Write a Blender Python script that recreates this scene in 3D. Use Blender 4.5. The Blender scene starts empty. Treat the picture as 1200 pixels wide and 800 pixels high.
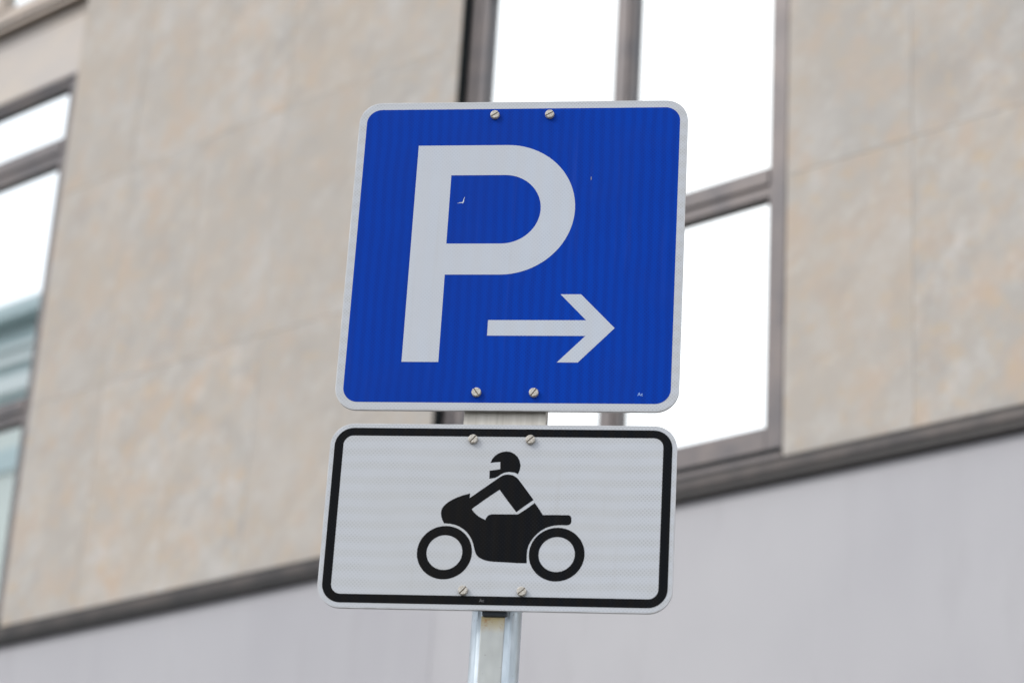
import bpy, bmesh, math, random
from mathutils import Vector, Matrix
from mathutils.geometry import tessellate_polygon

random.seed(7)
scene = bpy.context.scene
COL = scene.collection
R = math.radians

# ------------------------------------------------------------------ camera
EYE = 1.6
PITCH, ROLL = 0.39105, 0.06173
cam_d = bpy.data.cameras.new('camera')
cam = bpy.data.objects.new('camera', cam_d)
COL.objects.link(cam)
fw = Vector((0, math.cos(PITCH), math.sin(PITCH)))
rt0 = Vector((1, 0, 0)); up0 = rt0.cross(fw)
rt = math.cos(ROLL) * rt0 + math.sin(ROLL) * up0
up = -math.sin(ROLL) * rt0 + math.cos(ROLL) * up0
m = Matrix((rt, up, -fw)).transposed().to_4x4()
m.translation = Vector((0, 0, EYE))
cam.matrix_world = m
cam_d.lens = 85; cam_d.sensor_width = 36; cam_d.sensor_fit = 'HORIZONTAL'
cam_d.clip_start = 0.05; cam_d.clip_end = 3000
cam_d.dof.use_dof = True
cam_d.dof.focus_distance = 4.30
cam_d.dof.aperture_fstop = 3.3
scene.camera = cam

# ------------------------------------------------------------------ sky, sun, exposure
SUN_TO = Vector((-0.85, -0.42, 0.75)).normalized()      # direction towards the veiled sun
SUN_EL = math.asin(SUN_TO.z); SUN_ROT = math.atan2(SUN_TO.x, SUN_TO.y)
w = bpy.data.worlds.new('World'); scene.world = w; w.use_nodes = True
nt = w.node_tree; N = nt.nodes; L = nt.links
N.clear()
wo = N.new('ShaderNodeOutputWorld'); bg = N.new('ShaderNodeBackground')
sky = N.new('ShaderNodeTexSky'); sky.sky_type = 'NISHITA'; sky.sun_disc = False
sky.sun_elevation = SUN_EL; sky.sun_rotation = SUN_ROT; sky.dust_density = 3.0; sky.air_density = 1.0
tc = N.new('ShaderNodeTexCoord')
nz = N.new('ShaderNodeTexNoise'); nz.inputs['Scale'].default_value = 2.2; nz.inputs['Detail'].default_value = 5
rmp = N.new('ShaderNodeValToRGB')
rmp.color_ramp.elements[0].position = 0.3; rmp.color_ramp.elements[0].color = (11.5, 12.0, 12.9, 1)
rmp.color_ramp.elements[1].position = 0.7; rmp.color_ramp.elements[1].color = (13.6, 13.9, 14.4, 1)
mx = N.new('ShaderNodeMix'); mx.data_type = 'RGBA'; mx.inputs['Factor'].default_value = 0.85
L.new(tc.outputs['Generated'], nz.inputs['Vector']); L.new(nz.outputs['Fac'], rmp.inputs['Fac'])
L.new(sky.outputs['Color'], mx.inputs['A']); L.new(rmp.outputs['Color'], mx.inputs['B'])
L.new(mx.outputs['Result'], bg.inputs['Color']); bg.inputs['Strength'].default_value = 0.10
L.new(bg.outputs['Background'], wo.inputs['Surface'])
sd = bpy.data.lights.new('sun', 'SUN'); sd.energy = 1.4; sd.angle = R(18); sd.color = (1.0, 0.965, 0.91)
sun = bpy.data.objects.new('sun', sd); COL.objects.link(sun)
sun.rotation_euler = SUN_TO.to_track_quat('Z', 'Y').to_euler(); sun.location = (0, 0, 30)
vs = scene.view_settings
vs.view_transform = 'Standard'; vs.look = 'None'; vs.gamma = 1; vs.exposure = 0.35; vs.use_curve_mapping = False

# ------------------------------------------------------------------ helpers
def tag(o, label=None, cat=None, group=None, kind=None):
    if label: o['label'] = label
    if cat: o['category'] = cat
    if group: o['group'] = group
    if kind: o['kind'] = kind
    return o

def empty(name, loc, rz=0):
    o = bpy.data.objects.new(name, None); COL.objects.link(o)
    o.location = loc; o.rotation_euler = (0, 0, rz); o.empty_display_size = 0.2
    return o

def link(name, bm, mat, parent=None, smooth=False):
    me = bpy.data.meshes.new(name)
    bmesh.ops.recalc_face_normals(bm, faces=bm.faces)
    bm.to_mesh(me); bm.free()
    if mat: me.materials.append(mat)
    if smooth:
        for p in me.polygons: p.use_smooth = True
    o = bpy.data.objects.new(name, me); COL.objects.link(o)
    if parent: o.parent = parent
    return o

def box(bm, x0, x1, y0, y1, z0, z1, bev=0.0):
    r = bmesh.ops.create_cube(bm, size=1.0)
    vsx = r['verts']
    for v in vsx:
        v.co = Vector(((x0 + x1) / 2 + v.co.x * (x1 - x0), (y0 + y1) / 2 + v.co.y * (y1 - y0), (z0 + z1) / 2 + v.co.z * (z1 - z0)))
    if bev:
        es = list({e for v in vsx for e in v.link_edges})
        bmesh.ops.bevel(bm, geom=es, offset=bev, segments=2, affect='EDGES', profile=0.5)

def slab(bm, loops, y_front, y_back):
    """extruded flat outline(s) in the XZ plane; loops[0] outer, the rest holes"""
    pts = [Vector((x, z, 0)) for lp in loops for x, z in lp]
    tris = tessellate_polygon([[Vector((x, z, 0)) for x, z in lp] for lp in loops])
    f = [bm.verts.new((p.x, y_front, p.y)) for p in pts]
    b = [bm.verts.new((p.x, y_back, p.y)) for p in pts]
    for t in tris:
        try:
            bm.faces.new([f[i] for i in t]); bm.faces.new([b[i] for i in reversed(t)])
        except ValueError: pass
    k = 0
    for lp in loops:
        n = len(lp)
        for i in range(n):
            a, c = k + i, k + (i + 1) % n
            bm.faces.new((f[a], f[c], b[c], b[a]))
        k += n

def rrect(x0, x1, z0, z1, r, seg=12):
    out = []
    for cx, cz, a0 in ((x1 - r, z1 - r, 0), (x0 + r, z1 - r, 90), (x0 + r, z0 + r, 180), (x1 - r, z0 + r, 270)):
        for i in range(seg + 1):
            a = R(a0 + 90 * i / seg); out.append((cx + r * math.cos(a), cz + r * math.sin(a)))
    return out

def arc(cx, cz, r, a0, a1, n):
    return [(cx + r * math.cos(R(a0 + (a1 - a0) * i / n)), cz + r * math.sin(R(a0 + (a1 - a0) * i / n))) for i in range(n + 1)]

class Mat:
    def __init__(s, name, color=(.5, .5, .5), rough=.5, metal=0.0, spec=.5):
        s.m = bpy.data.materials.new(name); s.m.use_nodes = True
        s.nt = s.m.node_tree; s.n = s.nt.nodes; s.l = s.nt.links
        s.b = s.n['Principled BSDF']
        s.b.inputs['Base Color'].default_value = (*color, 1)
        s.b.inputs['Roughness'].default_value = rough
        s.b.inputs['Metallic'].default_value = metal
        s.b.inputs['Specular IOR Level'].default_value = spec
        s.tc = s.n.new('ShaderNodeTexCoord')
    def mapping(s, scale=(1, 1, 1), rot=(0, 0, 0)):
        k = s.n.new('ShaderNodeMapping'); k.inputs['Scale'].default_value = scale; k.inputs['Rotation'].default_value = rot
        s.l.new(s.tc.outputs['Object'], k.inputs['Vector']); return k.outputs['Vector']
    def noise(s, scale, detail=4, vec=None, rough=.55):
        k = s.n.new('ShaderNodeTexNoise'); k.inputs['Scale'].default_value = scale
        k.inputs['Detail'].default_value = detail; k.inputs['Roughness'].default_value = rough
        s.l.new(vec if vec is not None else s.tc.outputs['Object'], k.inputs['Vector']); return k.outputs['Fac']
    def ramp(s, fac, p0, p1, v0=0.0, v1=1.0):
        k = s.n.new('ShaderNodeMapRange'); k.inputs['From Min'].default_value = p0; k.inputs['From Max'].default_value = p1
        k.inputs['To Min'].default_value = v0; k.inputs['To Max'].default_value = v1
        s.l.new(fac, k.inputs['Value']); return k.outputs['Result']
    def mix(s, fac, a, b, mode='MIX'):
        k = s.n.new('ShaderNodeMix'); k.data_type = 'RGBA'; k.blend_type = mode
        for sock, v in (('Factor', fac), ('A', a), ('B', b)):
            if isinstance(v, (int, float)): k.inputs[sock].default_value = v
            elif isinstance(v, tuple): k.inputs[sock].default_value = (*v, 1)
            else: s.l.new(v, k.inputs[sock])
        return k.outputs['Result']
    def math(s, op, a, b=None):
        k = s.n.new('ShaderNodeMath'); k.operation = op
        for i, v in ((0, a), (1, b)):
            if v is None: continue
            if isinstance(v, (int, float)): k.inputs[i].default_value = v
            else: s.l.new(v, k.inputs[i])
        return k.outputs[0]
    def xyz(s):
        k = s.n.new('ShaderNodeSeparateXYZ'); s.l.new(s.tc.outputs['Object'], k.inputs[0]); return k.outputs
    def color(s, sock): s.l.new(sock, s.b.inputs['Base Color'])
    def rough(s, sock): s.l.new(sock, s.b.inputs['Roughness'])
    def bump(s, h, strength=.3, dist=.001):
        k = s.n.new('ShaderNodeBump'); k.inputs['Strength'].default_value = strength; k.inputs['Distance'].default_value = dist
        s.l.new(h, k.inputs['Height']); s.l.new(k.outputs['Normal'], s.b.inputs['Normal'])

# ------------------------------------------------------------------ materials
def sheeting(name, col, dark, tint, per=0.0066, band_axis='z', band_per=0.0262, amp=.5, base=.3, rough=.42, dirt=.10, spec=.14):
    """micro-prismatic sign film: a fine diamond lattice, stronger in regular bands"""
    M = Mat(name, col, rough, 0, spec)
    x, y, z = M.xyz()
    a = M.math('SINE', M.math('MULTIPLY', x, 2 * math.pi / per))
    b = M.math('SINE', M.math('MULTIPLY', z, 2 * math.pi / (per * 1.06)))
    lat = M.ramp(M.math('MULTIPLY', a, b), .0, .7)
    ax = {'x': x, 'z': z}[band_axis]
    wob = M.math('MULTIPLY', M.noise(9, 2), .012)
    bd = M.ramp(M.math('SINE', M.math('MULTIPLY', M.math('ADD', ax, wob), 2 * math.pi / band_per)), -.6, .8)
    patch = M.ramp(M.noise(14, 3), .35, .65, .45, 1.0)
    f = M.math('MULTIPLY', M.math('MULTIPLY', lat, patch), M.math('ADD', M.math('MULTIPLY', bd, amp), base))
    c = M.mix(f, col, dark)
    c2 = M.mix(M.math('MULTIPLY', bd, .45), c, tint)
    grime = M.mix(M.ramp(M.noise(5, 6),   .5, .8, 0, dirt), c2, (.30, .28, .25))
    fade = M.mix(M.ramp(M.noise(2.4, 5), .42, .70, 0, .55), grime, tint)
    run = M.mix(M.ramp(M.noise(1.0, 5, M.mapping((55, 1, 2.2))), .60, .78, 0, dirt * 1.6), fade, (.34, .32, .28))
    M.color(run)
    M.rough(M.ramp(M.noise(30, 4), .3, .7, rough - .06, rough + .1))
    M.bump(lat, .12, .0003)
    return M.m

white_film = sheeting('white_reflective_film', (.46, .484, .522), (.18, .20, .24), (.425, .435, .44))
white_print = sheeting('white_reflective_print', (.445, .485, .545), (.27, .30, .36), (.445, .465, .50), band_axis='x', band_per=.034, base=.45, amp=.2)
blue_film = sheeting('blue_reflective_film', (.0002, .040, .345), (.0003, .016, .175), (.002, .028, .245), band_axis='x', band_per=.0185, base=.35, amp=.35, rough=.45, dirt=.012, spec=.045)
black_film = sheeting('black_reflective_film', (.003, .004, .006), (.014, .017, .022), (.007, .006, .005), band_axis='x', band_per=.021, base=.5, amp=.4, rough=.42, dirt=.006, spec=.045)
mark_film = Mat('pale_blue_print', (.20, .33, .62), .4).m
faint_mark = Mat('faint_grey_print', (.07, .07, .075), .4).m
chip_mat = Mat('bare_chip_white', (.5, .56, .62), .6).m
chip_dark = Mat('chip_grey', (.16, .17, .22), .6).m

M = Mat('sheet_aluminium', (.42, .43, .44), .42, .8)
M.color(M.mix(M.ramp(M.noise(25, 5), .35, .7), (.46, .47, .48), (.34, .34, .34)))
alu = M.m

M = Mat('bracket_aluminium', (.33, .31, .28), .55, .35)
v = M.mapping((90, 90, 3))
g = M.noise(1.0, 4, v)
M.color(M.mix(M.ramp(g, .3, .7), (.56, .54, .49), (.40, .375, .33)))
M.bump(g, .3, .0006)
bracket_mat = M.m

M = Mat('weathered_screw', (.45, .42, .36), .5, .35)
sp = M.ramp(M.noise(420, 3), .45, .62)
M.color(M.mix(sp, (.48, .46, .42), (.29, .26, .215)))
M.bump(sp, .3, .0004)
screw_mat = M.m
slot_mat = Mat('screw_slot_brown', (.20, .16, .12), .8).m  # even dark brown for the slot floor and the washer

def zinc(name, c0, c1, rust=False, top=0.0, metal=.75, r0=.34):
    M = Mat(name, c0, r0, metal)
    vor = M.n.new('ShaderNodeTexVoronoi'); vor.inputs['Scale'].default_value = 60
    M.l.new(M.mapping((1, 1, .5)), vor.inputs['Vector'])
    cc = M.mix(M.ramp(vor.outputs['Distance'], .1, .7, 0, .5), c0, c1)
    cc = M.mix(M.ramp(M.noise(14, 6, M.mapping((1, 1, .25))), .4, .75, 0, .6), cc, c1)
    cc = M.mix(M.ramp(M.noise(160, 2), .70, .76, 0, .7), cc, (.12, .10, .08))
    if rust:
        x, y, z = M.xyz()
        edge = M.math('ADD', z, M.math('MULTIPLY', M.noise(60, 4), .016))
        f = M.ramp(edge, top - .022, top + .004)
        cc = M.mix(M.math('MULTIPLY', f, .8), cc, (.42, .33, .14))
        f2 = M.math('MULTIPLY', M.ramp(M.noise(130, 3), .52, .62), f)
        cc = M.mix(M.math('MULTIPLY', f2, .7), cc, (.30, .14, .05))
    M.color(cc)
    M.rough(M.ramp(M.noise(35, 5), .3, .7, r0 - .07, r0 + .14))
    return M.m
pole_mat = zinc('galvanised_steel', (.56, .62, .67), (.36, .42, .46))

# stone
M = Mat('limestone_slabs', (.42, .38, .33), .75, 0, .25)
geo = M.n.new('ShaderNodeNewGeometry')
rnd = geo.outputs['Random Per Island']
off = M.n.new('ShaderNodeVectorMath'); off.operation = 'ADD'
cmb = M.n.new('ShaderNodeCombineXYZ'); M.l.new(M.math('MULTIPLY', rnd, 37.0), cmb.inputs[1])
M.l.new(M.tc.outputs['Object'], off.inputs[0]); M.l.new(cmb.outputs[0], off.inputs[1])
def smap(scale, rot=(0, 0, 0)):
    k = M.n.new('ShaderNodeMapping'); k.inputs['Scale'].default_value = scale; k.inputs['Rotation'].default_value = rot
    M.l.new(off.outputs[0], k.inputs['Vector']); return k.outputs['Vector']
def svein(ang, sx, sz):
    k = M.n.new('ShaderNodeMapping'); k.inputs['Rotation'].default_value = (0, ang, 0); M.l.new(off.outputs[0], k.inputs['Vector'])
    q = M.n.new('ShaderNodeMapping'); q.inputs['Scale'].default_value = (sx, 1, sz); M.l.new(k.outputs['Vector'], q.inputs['Vector'])
    return q.outputs['Vector']
c = M.mix(M.ramp(M.noise(1.0, 6, smap((1.0, 1, .8)), .65), .36, .64), (.392, .345, .295), (.350, .335, .315))
c = M.mix(M.ramp(M.noise(2.4, 7, svein(-.65, 1.0, .72), .76), .46, .70, 0, .85), c, (.465, .447, .428))
c = M.mix(M.ramp(M.noise(6.0, 4, svein(-.4, 1.0, .8)), .50, .70, 0, .75), c, (.44, .340, .258))
c = M.mix(M.ramp(M.noise(3.4, 5, svein(-.6, 1.0, .7)), .52, .76, 0, .60), c, (.275, .262, .248))
c = M.mix(M.ramp(M.noise(15, 5, smap((.8, 1, .8)), .7), .52, .68, 0, .7), c, (.44, .345, .24))
c = M.mix(M.ramp(M.noise(7.0, 5, svein(-.75, 1.0, .7), .72), .52, .80, 0, .70), c, (.53, .52, .51))
c = M.mix(M.ramp(rnd, 0, 1, 0, .45), c, (.350, .328, .304))
M.color(c); M.bump(M.noise(40, 5), .15, .002)
stone = M.m

M = Mat('smooth_grey_cladding', (.5, .49, .52), .6, 0, .3)
geo = M.n.new('ShaderNodeNewGeometry')
c = M.mix(M.ramp(M.noise(.55, 3), .35, .65), (.368, .366, .388), (.425, .424, .44))
c = M.mix(M.ramp(geo.outputs['Random Per Island'], 0, 1, 0, .5), c, (.34, .34, .37))
c = M.mix(M.ramp(M.noise(1.2, 5, M.mapping((3.0, 1, .35))), .5, .8, 0, .35), c, (.44, .44, .455))
c = M.mix(M.ramp(M.noise(2.6, 4, M.mapping((2.2, 1, .5))), .56, .75, 0, .35), c, (.33, .325, .34))
c = M.mix(M.ramp(M.noise(180, 3), .4, .7, 0, .15), c, (.30, .30, .31))
c = M.mix(1.0, c, (.95, .945, .95), 'MULTIPLY')
M.color(c); M.bump(M.noise(220, 3), .2, .001)
clad = M.m

def metal_paint(name, c0, c1, rough=.38):
    M = Mat(name, c0, rough, .35)
    M.color(M.mix(M.ramp(M.noise(6, 5, M.mapping((1, 1, 1))), .35, .7), c0, c1))
    M.rough(M.ramp(M.noise(12, 4), .3, .7, rough - .08, rough + .12))
    return M.m
frame_mat = metal_paint('bronze_anodised_frame', (.108, .100, .104), (.165, .142, .136))
frame_dark = metal_paint('dark_anodised_frame', (.085, .075, .078), (.12, .10, .095))
tan_frame = metal_paint('tan_anodised_frame', (.34, .29, .25), (.40, .335, .28))
shadow_block_mat = Mat('sign_shadow_dark', (.05, .062, .075), .5, .4).m  # dark colour standing in for shade below the lower sign
shade_and_seal = Mat('black_shade_and_seal', (.006, .008, .009), .7, 0, .1).m  # black for the painted reveal shade and the sill seal
ledge_top = metal_paint('ledge_metal', (.042, .038, .039), (.085, .072, .067))
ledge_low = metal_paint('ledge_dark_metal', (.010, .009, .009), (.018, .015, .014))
M = Mat('spandrel_metal', (.45, .39, .36), .45, .2)
M.color(M.mix(M.ramp(M.noise(1.8, 4, M.mapping((1, 1, 2))), .35, .65), (.44, .39, .34), (.38, .352, .335)))
spandrel_mat = M.m
glass = Mat('coated_window_glass', (.90, .935, .93), .015, 1.0)
glass.bump(glass.noise(.8, 1), .02, .02)
glass = glass.m

M = Mat('asphalt', (.05, .05, .052), .85)
M.color(M.mix(M.ramp(M.noise(3, 8), .3, .7), (.045, .045, .047), (.075, .073, .07))); M.bump(M.noise(150, 4), .4, .004)
asphalt = M.m
M = Mat('pavement_slabs', (.30, .29, .27), .8)
br = M.n.new('ShaderNodeTexBrick'); br.inputs['Scale'].default_value = 1.6
br.inputs['Color1'].default_value = (.30, .29, .27, 1); br.inputs['Color2'].default_value = (.26, .25, .24, 1)
br.inputs['Mortar'].default_value = (.12, .12, .11, 1); br.inputs['Mortar Size'].default_value = .012
M.l.new(M.tc.outputs['Object'], br.inputs['Vector']); M.color(br.outputs['Color'])
paving = M.m
kerb_mat = Mat('kerb_granite', (.33, .32, .31), .7).m
M = Mat('opposite_wall', (.62, .65, .62), .7)
M.color(M.mix(M.ramp(M.noise(.4, 3), .4, .6), (.74, .79, .74), (.68, .73, .69)))
opp_wall = M.m
opp_glass = Mat('teal_strip_glazing', (.47, .58, .59), .35).m
opp_trim = Mat('pale_trim', (.72, .77, .76), .6).m

# ------------------------------------------------------------------ setting
K = 8.0 / 9.0                      # facade survey units -> metres
YF = 0.735                         # the facade stands turned by 42 degrees to the view
FD = 9.0 * K
FO = Vector((math.sin(YF), math.cos(YF), 0)) * FD      # foot of the facade opposite the camera
FIN = Vector((math.sin(YF), math.cos(YF), 0)); FU = Vector((math.cos(YF), -math.sin(YF), 0))
def fz(z): return z * K + EYE

def ground_strip(name, y0, y1, z, mat, x0=-60, x1=40, thick=.15):
    bm = bmesh.new(); box(bm, x0, x1, y0, y1, z - thick, z)
    o = link(name, bm, mat); o.location = FO; o.rotation_euler = (0, 0, -YF); tag(o, kind='structure'); return o
bm = bmesh.new(); box(bm, -900, 900, -900, 900, -.5, -.14); o = link('ground', bm, asphalt); tag(o, kind='structure')
ground_strip('road', -12.2, -6.35, -.12, asphalt, -200, 200, .02)
ground_strip('pavement', -6.2, .1, 0.0, paving)
ground_strip('kerb', -6.35, -6.2, 0.0, kerb_mat, thick=.16)
ground_strip('far_kerb', -12.35, -12.2, 0.0, kerb_mat, -120, 60, thick=.16)
ground_strip('far_pavement', -15.5, -12.35, 0.0, paving, -120, 60)

# ------------------------------------------------------------------ office building
bld = empty('office_building', FO, -YF)
tag(bld, 'blurred office building clad in mottled beige limestone above a smooth pale grey ground floor', 'building')
OPEN = [(-20.75, -18.40), (-14.72, -12.37), (-8.69, -6.34), (-2.66, -.31)]        # window openings along the facade
S_MIN, S_MAX = -22.96, 1.9
Z_L0, Z_L1 = 3.872, 3.992          # ledge
Z_TOP = 13.28
FLOORS = [(3.992, 8.055), (8.68, 12.7)]
# slabs of the piers
def pier(s0, s1):
    bm = bmesh.new()
    n = max(1, round((s1 - s0) / .74)); wd = (s1 - s0) / n
    zs = [3.992, 5.50, 7.035, 8.595, 10.155, 11.715, Z_TOP]
    for i in range(n):
        for j in range(len(zs) - 1):
            d = random.uniform(0, .001)
            box(bm, (s0 + i * wd) * K + .0007, (s0 + (i + 1) * wd) * K - .0007, -d, .22, fz(zs[j]) + .0008, fz(zs[j + 1]) - .0008, .0008)
    return link('stone_pier', bm, stone, bld)
edges = [S_MIN] + [e for o_ in OPEN for e in o_] + [S_MAX]
for i in range(0, len(edges), 2): pier(edges[i], edges[i + 1])
# top band over the second floor windows, spandrels
for s0, s1 in OPEN:
    bm = bmesh.new(); box(bm, s0 * K + .004, s1 * K - .004, .0, .22, fz(12.7) + .004, fz(Z_TOP) - .004, .002)
    link('stone_lintel', bm, stone, bld)
    bm = bmesh.new()
    box(bm, s0 * K + .003, s1 * K - .003, .10, .22, fz(8.19), fz(8.60), .004)
    box(bm, s0 * K + .003, s1 * K - .003, .075, .21, fz(8.055), fz(8.19) - .002, .004)
    box(bm, s0 * K + .003, s1 * K - .003, .094, .21, fz(8.60) + .002, fz(8.68), .004)
    link('spandrel', bm, spandrel_mat, bld)
# ground floor cladding
bm = bmesh.new()
js = [S_MIN, -20.65, -14.62, -8.59, -2.56, S_MAX]
for i in range(5):
    box(bm, js[i] * K + .001, js[i + 1] * K - .001, .012, .24, fz(-.9), fz(Z_L0) - .002, .0008)
    box(bm, js[i] * K + .003, js[i + 1] * K - .003, .0125, .24, .35, fz(-.9) - .006, .002)
link('ground_floor_cladding', bm, clad, bld)
bm = bmesh.new(); box(bm, S_MIN * K, S_MAX * K, -.015, .24, -.05, .345, .005); link('plinth', bm, kerb_mat, bld)
# ledge: stepped metal string course
bm = bmesh.new()
prof = [(.22, 3.876), (-.006, 3.876), (-.008, 3.915), (-.022, 3.918), (-.024, 3.930), (-.024, 3.968), (-.012, 3.971), (-.010, 3.989), (.22, 3.989)]
fr = [bm.verts.new((S_MIN * K, y, fz(z))) for y, z in prof]; bk = [bm.verts.new((S_MAX * K, y, fz(z))) for y, z in prof]
for i in range(len(prof)):
    j = (i + 1) % len(prof); bm.faces.new((fr[i], fr[j], bk[j], bk[i]))
bm.faces.new(fr); bm.faces.new(bk)
link('ledge', bm, ledge_top, bld)
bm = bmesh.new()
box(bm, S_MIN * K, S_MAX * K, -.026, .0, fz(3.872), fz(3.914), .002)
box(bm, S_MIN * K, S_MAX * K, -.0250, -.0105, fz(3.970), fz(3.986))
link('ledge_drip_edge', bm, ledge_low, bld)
# core behind the cladding, roof
bm = bmesh.new(); box(bm, S_MIN * K + .01, S_MAX * K - .01, .26, 14, -.05, fz(Z_TOP) - .05)
link('building_core', bm, clad, bld)
bm = bmesh.new(); box(bm, S_MIN * K - .1, S_MAX * K + .1, -.06, 14.1, fz(Z_TOP) + .002, fz(Z_TOP) + .14, .01)
link('roof_edge', bm, ledge_top, bld)

def make_window(s0, s1, z0, z1, trans, mull_c, fm=frame_mat, sill_y=-.006):
    """opening s0..s1, z0..z1 in facade units; trans = list of (low, high)"""
    x0, x1, a, b = s0 * K, s1 * K, fz(z0), fz(z1)
    bm = bmesh.new()
    FWD = .150 * K
    g_ = .036 * K
    # outer frame ring
    def ring(y0, y1, xi0, xi1, zi0, zi1, wd, bev=.003, wb=None, wt=None):
        wb = wd if wb is None else wb; wt = wd if wt is None else wt
        box(bm, xi0, xi0 + wd, y0, y1, zi0, zi1, bev); box(bm, xi1 - wd, xi1, y0, y1, zi0, zi1, bev)
        box(bm, xi0 + wd + .0005, xi1 - wd - .0005, y0, y1, zi1 - wt, zi1, bev); box(bm, xi0 + wd + .0005, xi1 - wd - .0005, y0, y1, zi0, zi0 + wb, bev)
    ring(.040, .17, x0 + g_, x1 - g_, a + .012, b - .004, .05, wt=.02)
    ring(.056, .17, x0 + g_ + .0505, x1 - g_ - .0505, a + .0625, b - .0245, FWD - g_ - .0505, wb=.119, wt=.045)
    fr_ = link('window', bm, fm, bld)
    # black strip at the left jamb, standing in for the shaded reveal
    bm = bmesh.new()
    box(bm, x0 + .001, x0 + g_ - .001, .004, .2, a + .002, b - .002); link('reveal_shade_strip', bm, shade_and_seal, fr_)
    bm = bmesh.new(); box(bm, x1 - g_ + .0006, x1 - .001, .050, .2, a + .002, b - .002); link('side_filler', bm, fm, fr_)
    xi0, xi1 = x0 + FWD, x1 - FWD; zi0, zi1 = a + .0625 + .1195, b - .070
    mw = .112 * K; mc = mull_c * K - .006
    bm = bmesh.new(); box(bm, mc - mw / 2, mc + mw / 2 - .022, .046, .16, zi0 + .0006, zi1 - .0006, .003)
    box(bm, mc + mw / 2 - .0215, mc + mw / 2, .060, .16, zi0 + .0006, zi1 - .0006, .003)
    link('mullion', bm, fm, fr_)
    xs = [(xi0, mc - mw / 2), (mc + mw / 2, xi1)]
    zc = [zi0]
    for lo, hi in trans:
        bm = bmesh.new()
        for p0, p1 in xs:
            zm = fz(lo) + (fz(hi) - fz(lo)) * .42
            box(bm, p0 + .0006, p1 - .0006, .048, .16, zm + .0005, fz(hi), .003)
            box(bm, p0 + .0006, p1 - .0006, .062, .16, fz(lo), zm, .003)
        link('transom', bm, fm, fr_)
        zc += [fz(lo), fz(hi)]
    zc.append(zi1)
    for p0, p1 in xs:
        for i in range(0, len(zc), 2):
            bm = bmesh.new()
            box(bm, p0 - .006, p1 + .006, .098, .112, zc[i] - .006, zc[i + 1] + .006)
            link('pane', bm, glass, fr_)
    # dark rebate lines round the panes' bottom edge and the sill
    bm = bmesh.new()
    box(bm, x0 + .002, x1 - .002, sill_y, .036, a + .0005, a + .024, .002)
    link('sill', bm, fm, fr_)
    bm = bmesh.new()
    box(bm, x0 + g_ + .004, x1 - g_ - .004, .033, .0545, a + .042, a + .0662)
    link('sill_seal', bm, shade_and_seal, fr_)
    return fr_
for k, (s0, s1) in enumerate(OPEN):
    mc = s1 - 1.145
    tr = [(5.455, 5.612), (7.365, 7.553)]
    make_window(s0, s1, *FLOORS[0], tr, mc)
    make_window(s0, s1, *FLOORS[1], [(10.2, 10.375), (12.0, 12.2)], mc, tan_frame, .028)

# ------------------------------------------------------------------ block across the street, seen only as a reflection in the left window
opp = empty('opposite_block', FO, -YF)
tag(opp, 'pale block with teal glazed top storey mirrored in the left edge window', 'building')
q0 = -16.0 * K
OX0, OX1 = -75 * K, -34.0 * K
bm = bmesh.new(); box(bm, OX0, OX1, q0 - 3.6, q0, -.1, fz(15.3)); link('wall', bm, opp_wall, opp)
bm = bmesh.new(); box(bm, OX0 + .3, OX1 - .3, q0 - 3.4, q0 - .15, fz(15.3) + .002, fz(17.3)); link('top_storey_glazing', bm, opp_glass, opp)
bm = bmesh.new()
for z0_, z1_ in ((15.85, 16.2), (16.45, 16.62), (16.75, 16.84)):
    box(bm, OX0 + .2, OX1 - .2, q0 - 3.4, q0 - .02, fz(z0_), fz(z1_))
link('pale_bands', bm, opp_trim, opp)
bm = bmesh.new(); box(bm, OX0 + .1, OX1 - .1, q0 - 3.5, q0 + .2, fz(17.3) + .002, fz(17.6)); link('roof', bm, opp_glass, opp)
bm = bmesh.new(); box(bm, OX0 + .3, OX1 - .3, q0 + .003, q0 + .05, fz(14.2), fz(14.65)); link('window_strip', bm, opp_glass, opp)

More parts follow.
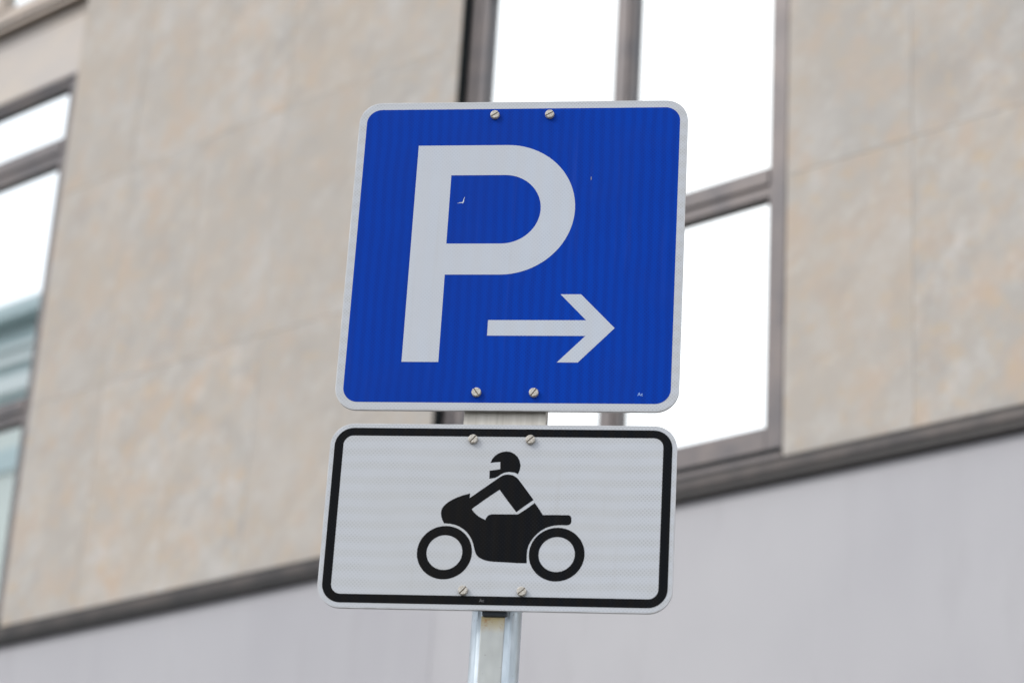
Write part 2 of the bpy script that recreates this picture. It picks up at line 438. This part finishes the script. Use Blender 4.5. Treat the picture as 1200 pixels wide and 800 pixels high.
# ------------------------------------------------------------------ signs and post
YAW = -0.1513462
SX, SY = -0.00615, 3.89312
Z_UP = EYE + 2.07577               # top of the parking sign
Z_LO = EYE + 1.44989               # top of the supplementary sign
def screw(parent, x, z, ang, mat=screw_mat):
    """pan head screw with a slot, standing proud of the plate"""
    bm = bmesh.new()
    r = .0083; sw = .0011
    n = 28
    def disc(rad, y): return [bm.verts.new((x + rad * math.cos(2 * math.pi * i / n), y, z + rad * math.sin(2 * math.pi * i / n))) for i in range(n)]
    rings = [disc(r, -.0012), disc(r, -.0040), disc(r * .97, -.0046)]
    for a_, b_ in zip(rings, rings[1:]):
        for i in range(n): bm.faces.new((a_[i], a_[(i + 1) % n], b_[(i + 1) % n], b_[i]))
    bm.faces.new(rings[0]); bm.faces.new(rings[-1])
    # two half caps leave the slot between them
    for sgn in (1, -1):
        a0 = math.degrees(math.asin(sw / (r * .97)))
        lo = [(r * .97 * math.cos(R(a)), r * .97 * math.sin(R(a))) for a in [a0 + (180 - 2 * a0) * i / 12 for i in range(13)]]
        hi = [(p * .86, max(q * .86, sw)) for p, q in lo]
        def P(p, q, y):
            q *= sgn; ca, sa = math.cos(ang), math.sin(ang)
            return bm.verts.new((x + p * ca - q * sa, y, z + p * sa + q * ca))
        A = [P(p, q, -.0047) for p, q in lo]; B = [P(p, q, -.0060) for p, q in lo]; C_ = [P(p, q, -.0068) for p, q in hi]
        for U, V in ((A, B), (B, C_)):
            for i in range(13): bm.faces.new((U[i], U[(i + 1) % 13], V[(i + 1) % 13], V[i]))
        bm.faces.new(A); bm.faces.new(C_)
    o = link('screw', bm, mat, parent)
    bm = bmesh.new()
    ca, sa = math.cos(ang), math.sin(ang)
    vv = [bm.verts.new((x + p * ca - q * sa, yy, z + p * sa + q * ca)) for yy in (-.0049, -.0046) for p, q in ((-r * .93, -sw), (r * .93, -sw), (r * .93, sw), (-r * .93, sw))]
    bm.faces.new(vv[:4]); bm.faces.new(vv[4:][::-1])
    for i in range(4): bm.faces.new((vv[i], vv[(i + 1) % 4], vv[4 + (i + 1) % 4], vv[4 + i]))
    link('slot', bm, slot_mat, o)
    # a dark washer under the head
    bm = bmesh.new()
    slab(bm, [[(x + .0072 * math.cos(2 * math.pi * i / 24), z + .0072 * math.sin(2 * math.pi * i / 24)) for i in range(24)]], -.0012, -.0006)
    link('washer', bm, slot_mat, o)
    return o

def text_part(name, s, size, x, z, y, mat, parent):
    cu = bpy.data.curves.new(name, 'FONT'); cu.body = s; cu.size = size; cu.extrude = .00005; cu.offset = .00012
    t = bpy.data.objects.new(name, cu); COL.objects.link(t)
    dg = bpy.context.evaluated_depsgraph_get()
    me = bpy.data.meshes.new_from_object(t.evaluated_get(dg))
    bpy.data.objects.remove(t)
    for v_ in me.vertices:
        v_.co = Vector((x + v_.co.x, y - v_.co.z, z + v_.co.y))
    me.materials.clear(); me.materials.append(mat)
    o = bpy.data.objects.new(name, me); COL.objects.link(o); o.parent = parent
    return o

def plate(parent, w_, h_, r):
    bm = bmesh.new()
    # rolled aluminium rim: thin plate with a short return at the back
    slab(bm, [rrect(-w_ / 2, w_ / 2, -h_, 0, r, 16)], 0.0, .0025)
    o_ = link('plate', bm, alu, parent)
    bm = bmesh.new()
    slab(bm, [rrect(-w_ / 2, w_ / 2, -h_, 0, r, 16), rrect(-w_ / 2 + .002, w_ / 2 - .002, -h_ + .002, -.002, r - .002, 16)], .0026, .0065)
    link('rim', bm, alu, parent)
    bm = bmesh.new()
    slab(bm, [rrect(-w_ / 2 + .0014, w_ / 2 - .0014, -h_ + .0014, -.0014, r - .0014, 16)], -.0002, -.00005)
    link('white_face', bm, white_film, parent)

# --- parking sign
ps = empty('parking_sign', (SX, SY, Z_UP), YAW)
tag(ps, 'square blue parking sign with white P and right arrow at the top of the post', 'road sign')
plate(ps, .600, .600, .041)
bm = bmesh.new(); slab(bm, [rrect(-.2858, .2858, -.5858, -.0143, .027, 14)], -.0004, -.00025); link('blue_field', bm, blue_film, ps)
bm = bmesh.new()
cx, cz = -.0232, -.2160
outer = [(-.1863, -.0882), (cx, -.0882)] + arc(cx, cz, .1278, 90, -90, 40)[1:-1] + [(cx, -.3438), (-.1212, -.3438), (-.1212, -.5104), (-.1863, -.5104)]
inner = [(-.1225, -.1483), (-.1225, -.2836)] + arc(-.0245, -.21595, .06765, -90, 90, 32) 
slab(bm, [outer, inner], -.0006, -.00045); link('letter_p', bm, white_print, ps)
bm = bmesh.new()
slab(bm, [[(-.0383, -.4309), (.1343, -.4309), (.0871, -.3816), (.1231, -.3816), (.1846, -.4455), (.1231, -.5102), (.0868, -.5102), (.1343, -.4604), (-.0383, -.4604)]], -.0006, -.00045)
link('arrow', bm, white_print, ps)
for x, z, a in ((-.0500, -.0280, .62), (.0500, -.0280, .55), (-.0500, -.5678, 2.2), (.0500, -.5678, .95)):
    screw(ps, x, z, a)
text_part('maker_mark', 'Ac', .0086, .2290, -.5712, -.00055, mark_film, ps)
bm = bmesh.new()
slab(bm, [[(-.0988, -.2025), (-.0978, -.1985), (-.0966, -.1940), (-.0954, -.1912), (-.0951, -.1928), (-.0962, -.1958), (-.0962, -.1998), (-.0972, -.2035), (-.0984, -.2048)]], -.0006, -.00045)
slab(bm, [[(-.1085, -.2045), (-.1040, -.2024), (-.0984, -.2020), (-.0986, -.2034), (-.1045, -.2036)]], -.00058, -.00045)
link('chip', bm, chip_mat, ps)
bm = bmesh.new()
slab(bm, [[(.1300, -.1530), (.1312, -.1522), (.1316, -.1565), (.1308, -.1600), (.1298, -.1575)]], -.0006, -.00045)
link('chip', bm, chip_dark, ps)

# --- supplementary sign with the motorcycle symbol
ss = empty('motorcycle_sign', (SX, SY, Z_LO), YAW)
tag(ss, 'white rectangular supplementary sign with black border and black motorcycle rider symbol, below the parking sign', 'road sign')
plate(ss, .600, .330, .041)
bm = bmesh.new()
slab(bm, [rrect(-.2920, .2920, -.3212, -.0080, .033, 14), rrect(-.2765, .2765, -.3058, -.0222, .017, 12)], -.0004, -.00025)
link('black_border', bm, black_film, ss)
SYMBOL = [  # outlines surveyed on the sign face, millimetres from the middle of its top edge
    [[(-17.9, -69.7), (-15.5, -63.1), (-11.2, -57.1), (-5.2, -52.4), (1.5, -49.7), (8, -48.6), (15.3, -49.5), (22.4, -52.8), (28.3, -58.3), (32.1, -65.2), (34.2, -73.7), (33.4, -81.5), (30.7, -89.8), (28.1, -88.1), (23.4, -86.6), (15.5, -85.7), (7.8, -86.8), (1.7, -89.8), (-3.4, -93.8), (-8.8, -96.8), (-18.1, -98.2), (-18.6, -83.8), (-9.7, -82.4), (-0.4, -80.9), (-1.1, -67.8), (-10.5, -68.6)]],
    [[(-49.5, -125), (-49.9, -133.5), (-26.4, -115.3), (0.4, -94.7), (4.1, -92.4), (8, -91), (12.7, -90.3), (17.4, -90.6), (21.5, -91.5), (25.3, -93.4), (28.6, -95.7), (31.8, -98.6), (45.2, -116), (59.9, -135.3), (45.7, -146.1), (31.5, -157.6), (15.4, -137.2), (0.6, -117.9), (-22.1, -134.7), (-44.9, -152.9), (-43.2, -155.5), (-40.5, -158.7), (-37.1, -162.2), (-33.2, -165.4), (-27.7, -168.5), (-20.4, -172), (-19.6, -169), (-17.9, -166.1), (-15.3, -163.5), (-11.1, -161.8), (10.6, -161.5), (34.8, -161.2), (48.7, -151.3), (62.1, -140.4), (70.1, -151.3), (77.1, -161.8), (97.1, -161.5), (121.1, -161.5), (124, -163.1), (125.7, -166), (126, -172.4), (125.2, -176.2), (122.6, -178.8), (118, -179.6), (107.3, -179.4), (98.1, -180.2), (90.8, -181.9), (82.9, -184.9), (75.2, -189.8), (68.7, -195.7), (63, -202.5), (58.7, -209.3), (55.7, -216.3), (54, -224.3), (53.6, -233.9), (54.3, -247.2), (37.2, -247.2), (18.7, -246.2), (0.2, -245.6), (-12.2, -244.5), (-21, -241.8), (-27.4, -238.4), (-32, -233.7), (-34.8, -228), (-36.8, -221), (-38.8, -214), (-41.7, -207), (-45.9, -200.3), (-51.3, -193.7), (-57.5, -188.6), (-64.6, -184.2), (-72, -181.4), (-80.8, -179.6), (-90.8, -179.1), (-94, -173.7), (-96.3, -167.2), (-97.4, -160.8), (-96.8, -154.9), (-94.7, -150), (-90.9, -145.4), (-85.6, -140.8), (-78.7, -136.2), (-71.5, -132.5), (-60.8, -128.4)]],
    [[(-39.6, -230.69), (-39.89, -225.42), (-40.78, -220.22), (-42.24, -215.15), (-44.26, -210.27), (-46.81, -205.65), (-49.86, -201.35), (-53.38, -197.42), (-57.31, -193.9), (-61.62, -190.85), (-66.23, -188.29), (-71.11, -186.27), (-76.18, -184.81), (-81.38, -183.93), (-86.65, -183.63), (-91.92, -183.93), (-97.12, -184.81), (-102.19, -186.27), (-107.07, -188.29), (-111.68, -190.85), (-115.99, -193.9), (-119.92, -197.42), (-123.44, -201.35), (-126.49, -205.65), (-129.04, -210.27), (-131.06, -215.15), (-132.52, -220.22), (-133.41, -225.42), (-133.7, -230.69), (-133.41, -235.96), (-132.52, -241.16), (-131.06, -246.23), (-129.04, -251.1), (-126.49, -255.72), (-123.44, -260.03), (-119.92, -263.96), (-115.99, -267.48), (-111.68, -270.53), (-107.07, -273.08), (-102.19, -275.1), (-97.12, -276.56), (-91.92, -277.45), (-86.65, -277.74), (-81.38, -277.45), (-76.18, -276.56), (-71.11, -275.1), (-66.23, -273.08), (-61.62, -270.53), (-57.31, -267.48), (-53.38, -263.96), (-49.86, -260.03), (-46.81, -255.72), (-44.26, -251.1), (-42.24, -246.23), (-40.78, -241.16), (-39.89, -235.96)],
     [(-56.11, -230.69), (-56.3, -227.27), (-56.88, -223.89), (-57.82, -220.6), (-59.13, -217.44), (-60.79, -214.44), (-62.77, -211.65), (-65.05, -209.09), (-67.61, -206.81), (-70.4, -204.83), (-73.4, -203.17), (-76.56, -201.86), (-79.85, -200.91), (-83.23, -200.34), (-86.65, -200.15), (-90.07, -200.34), (-93.45, -200.91), (-96.74, -201.86), (-99.9, -203.17), (-102.9, -204.83), (-105.69, -206.81), (-108.25, -209.09), (-110.53, -211.65), (-112.51, -214.44), (-114.17, -217.44), (-115.48, -220.6), (-116.42, -223.89), (-117, -227.27), (-117.19, -230.69), (-117, -234.11), (-116.42, -237.48), (-115.48, -240.77), (-114.17, -243.94), (-112.51, -246.94), (-110.53, -249.73), (-108.25, -252.28), (-105.69, -254.56), (-102.9, -256.55), (-99.9, -258.2), (-96.74, -259.51), (-93.45, -260.46), (-90.07, -261.04), (-86.65, -261.23), (-83.23, -261.04), (-79.85, -260.46), (-76.56, -259.51), (-73.4, -258.2), (-70.4, -256.55), (-67.61, -254.56), (-65.05, -252.28), (-62.77, -249.73), (-60.79, -246.94), (-59.13, -243.94), (-57.82, -240.77), (-56.88, -237.48), (-56.3, -234.11)]],
    [[(151.04, -231.04), (150.75, -225.77), (149.86, -220.57), (148.4, -215.5), (146.38, -210.62), (143.83, -206), (140.78, -201.7), (137.26, -197.77), (133.33, -194.25), (129.02, -191.2), (124.4, -188.64), (119.53, -186.62), (114.46, -185.16), (109.26, -184.28), (103.99, -183.98), (98.72, -184.28), (93.52, -185.16), (88.45, -186.62), (83.57, -188.64), (78.95, -191.2), (74.65, -194.25), (70.72, -197.77), (67.2, -201.7), (64.15, -206), (61.59, -210.62), (59.57, -215.5), (58.11, -220.57), (57.23, -225.77), (56.93, -231.04), (57.23, -236.31), (58.11, -241.51), (59.57, -246.58), (61.59, -251.45), (64.15, -256.07), (67.2, -260.38), (70.72, -264.31), (74.65, -267.83), (78.95, -270.88), (83.57, -273.43), (88.45, -275.45), (93.52, -276.91), (98.72, -277.8), (103.99, -278.09), (109.26, -277.8), (114.46, -276.91), (119.53, -275.45), (124.4, -273.43), (129.02, -270.88), (133.33, -267.83), (137.26, -264.31), (140.78, -260.38), (143.83, -256.07), (146.38, -251.45), (148.4, -246.58), (149.86, -241.51), (150.75, -236.31)],
     [(134.53, -231.04), (134.34, -227.62), (133.76, -224.24), (132.81, -220.95), (131.5, -217.79), (129.85, -214.79), (127.86, -212), (125.58, -209.44), (123.03, -207.16), (120.24, -205.18), (117.24, -203.52), (114.07, -202.21), (110.78, -201.26), (107.41, -200.69), (103.99, -200.5), (100.57, -200.69), (97.19, -201.26), (93.9, -202.21), (90.74, -203.52), (87.74, -205.18), (84.95, -207.16), (82.39, -209.44), (80.11, -212), (78.13, -214.79), (76.47, -217.79), (75.16, -220.95), (74.21, -224.24), (73.64, -227.62), (73.45, -231.04), (73.64, -234.46), (74.21, -237.83), (75.16, -241.12), (76.47, -244.29), (78.13, -247.29), (80.11, -250.08), (82.39, -252.63), (84.95, -254.91), (87.74, -256.9), (90.74, -258.55), (93.9, -259.86), (97.19, -260.81), (100.57, -261.39), (103.99, -261.58), (107.41, -261.39), (110.78, -260.81), (114.07, -259.86), (117.24, -258.55), (120.24, -256.9), (123.03, -254.91), (125.58, -252.63), (127.86, -250.08), (129.85, -247.29), (131.5, -244.29), (132.81, -241.12), (133.76, -237.83), (134.34, -234.46)]],
]
bm = bmesh.new()
for lp in SYMBOL:
    slab(bm, [[(x / 1000, z / 1000) for x, z in l_] for l_ in lp], -.0004, -.00025)
link('motorcycle_symbol', bm, black_film, ss)
for x, z, a in ((-.0500, -.0282, .85), (.0490, -.0282, .75), (-.0500, -.2974, .85), (.0490, -.2974, .75)):
    screw(ss, x, z, a)
text_part('maker_mark', 'Ac', .0078, -.0222, -.3160, -.00055, faint_mark, ss)

# --- post with mounting bracket
PB = .062                           # pole axis behind the sign face
post = empty('sign_post', (SX, SY, 0), YAW)
tag(post, 'galvanised steel post with flat mounting bracket carrying both road signs', 'post')
bm = bmesh.new()
n = 72; rad = .0425; prof = []
for i in range(n):
    a = 2 * math.pi * i / n; x, y = rad * math.cos(a), rad * math.sin(a)
    if y < 0 and abs(x) < .0250:                 # flattened front with a groove on either side
        y = max(y, -.0395)
        if abs(x) > .0205: y += .0014
    prof.append((x, y + PB))
z_top = Z_UP - .03
lo = [bm.verts.new((x, y, -.12)) for x, y in prof]; hi = [bm.verts.new((x, y, z_top)) for x, y in prof]
for i in range(n):
    f = bm.faces.new((lo[i], lo[(i + 1) % n], hi[(i + 1) % n], hi[i]))
bm.faces.new(lo); bm.faces.new(hi)
pole = link('pole', bm, pole_mat, post)
for p in pole.data.polygons:
    if len(p.vertices) == 4 and (p.center.y > PB - .03): p.use_smooth = True
zt = Z_LO - .330 - .004
bm = bmesh.new(); box(bm, -.0200, .0200, PB - .0435, PB - .0388, -.1, zt, .0016)
strip_mat = zinc('weathered_strip', (.41, .43, .42), (.31, .325, .32), True, zt, .45, .45)
link('front_strip', bm, strip_mat, post)
bm = bmesh.new(); box(bm, -.0185, .0245, .010, PB - .0385, zt - .0025, zt + .03, .0045)  # added dark block, gives the post the lower sign's shadow
link('sign_shadow_block', bm, shadow_block_mat, post)
bm = bmesh.new()
box(bm, -.0715, .0715, .0125, .0170, Z_LO - .20, Z_UP - .40, .001)
box(bm, -.0715, -.0675, .0172, .040, Z_LO - .20, Z_UP - .40, .001)
box(bm, .0675, .0715, .0172, .040, Z_LO - .20, Z_UP - .40, .001)
link('bracket', bm, bracket_mat, post)
for zc_ in (Z_UP - .028, Z_UP - .568, Z_LO - .028, Z_LO - .297):        # clamp straps round the pole at every screw row
    bm = bmesh.new()
    r0, r1 = rad + .0008, rad + .0035
    ringo = [(r1 * math.cos(R(a)), r1 * math.sin(R(a))) for a in range(0, 181, 10)]
    ringi = [(r0 * math.cos(R(a)), r0 * math.sin(R(a))) for a in range(180, -1, -10)]
    lp = ringo + ringi
    A = [bm.verts.new((x, y + PB, zc_ - .011)) for x, y in lp]; B = [bm.verts.new((x, y + PB, zc_ + .011)) for x, y in lp]
    nn = len(lp)
    for i in range(nn): bm.faces.new((A[i], A[(i + 1) % nn], B[(i + 1) % nn], B[i]))
    bmesh.ops.triangle_fill(bm, use_beauty=True, edges=[e for e in bm.edges if e.verts[0] in A and e.verts[1] in A])
    bmesh.ops.triangle_fill(bm, use_beauty=True, edges=[e for e in bm.edges if e.verts[0] in B and e.verts[1] in B])
    for sg in (-1, 1): box(bm, sg * .058 - .012, sg * .058 + .012, .0405, .0430, zc_ - .011, zc_ + .011)
    link('clamp', bm, alu, post)
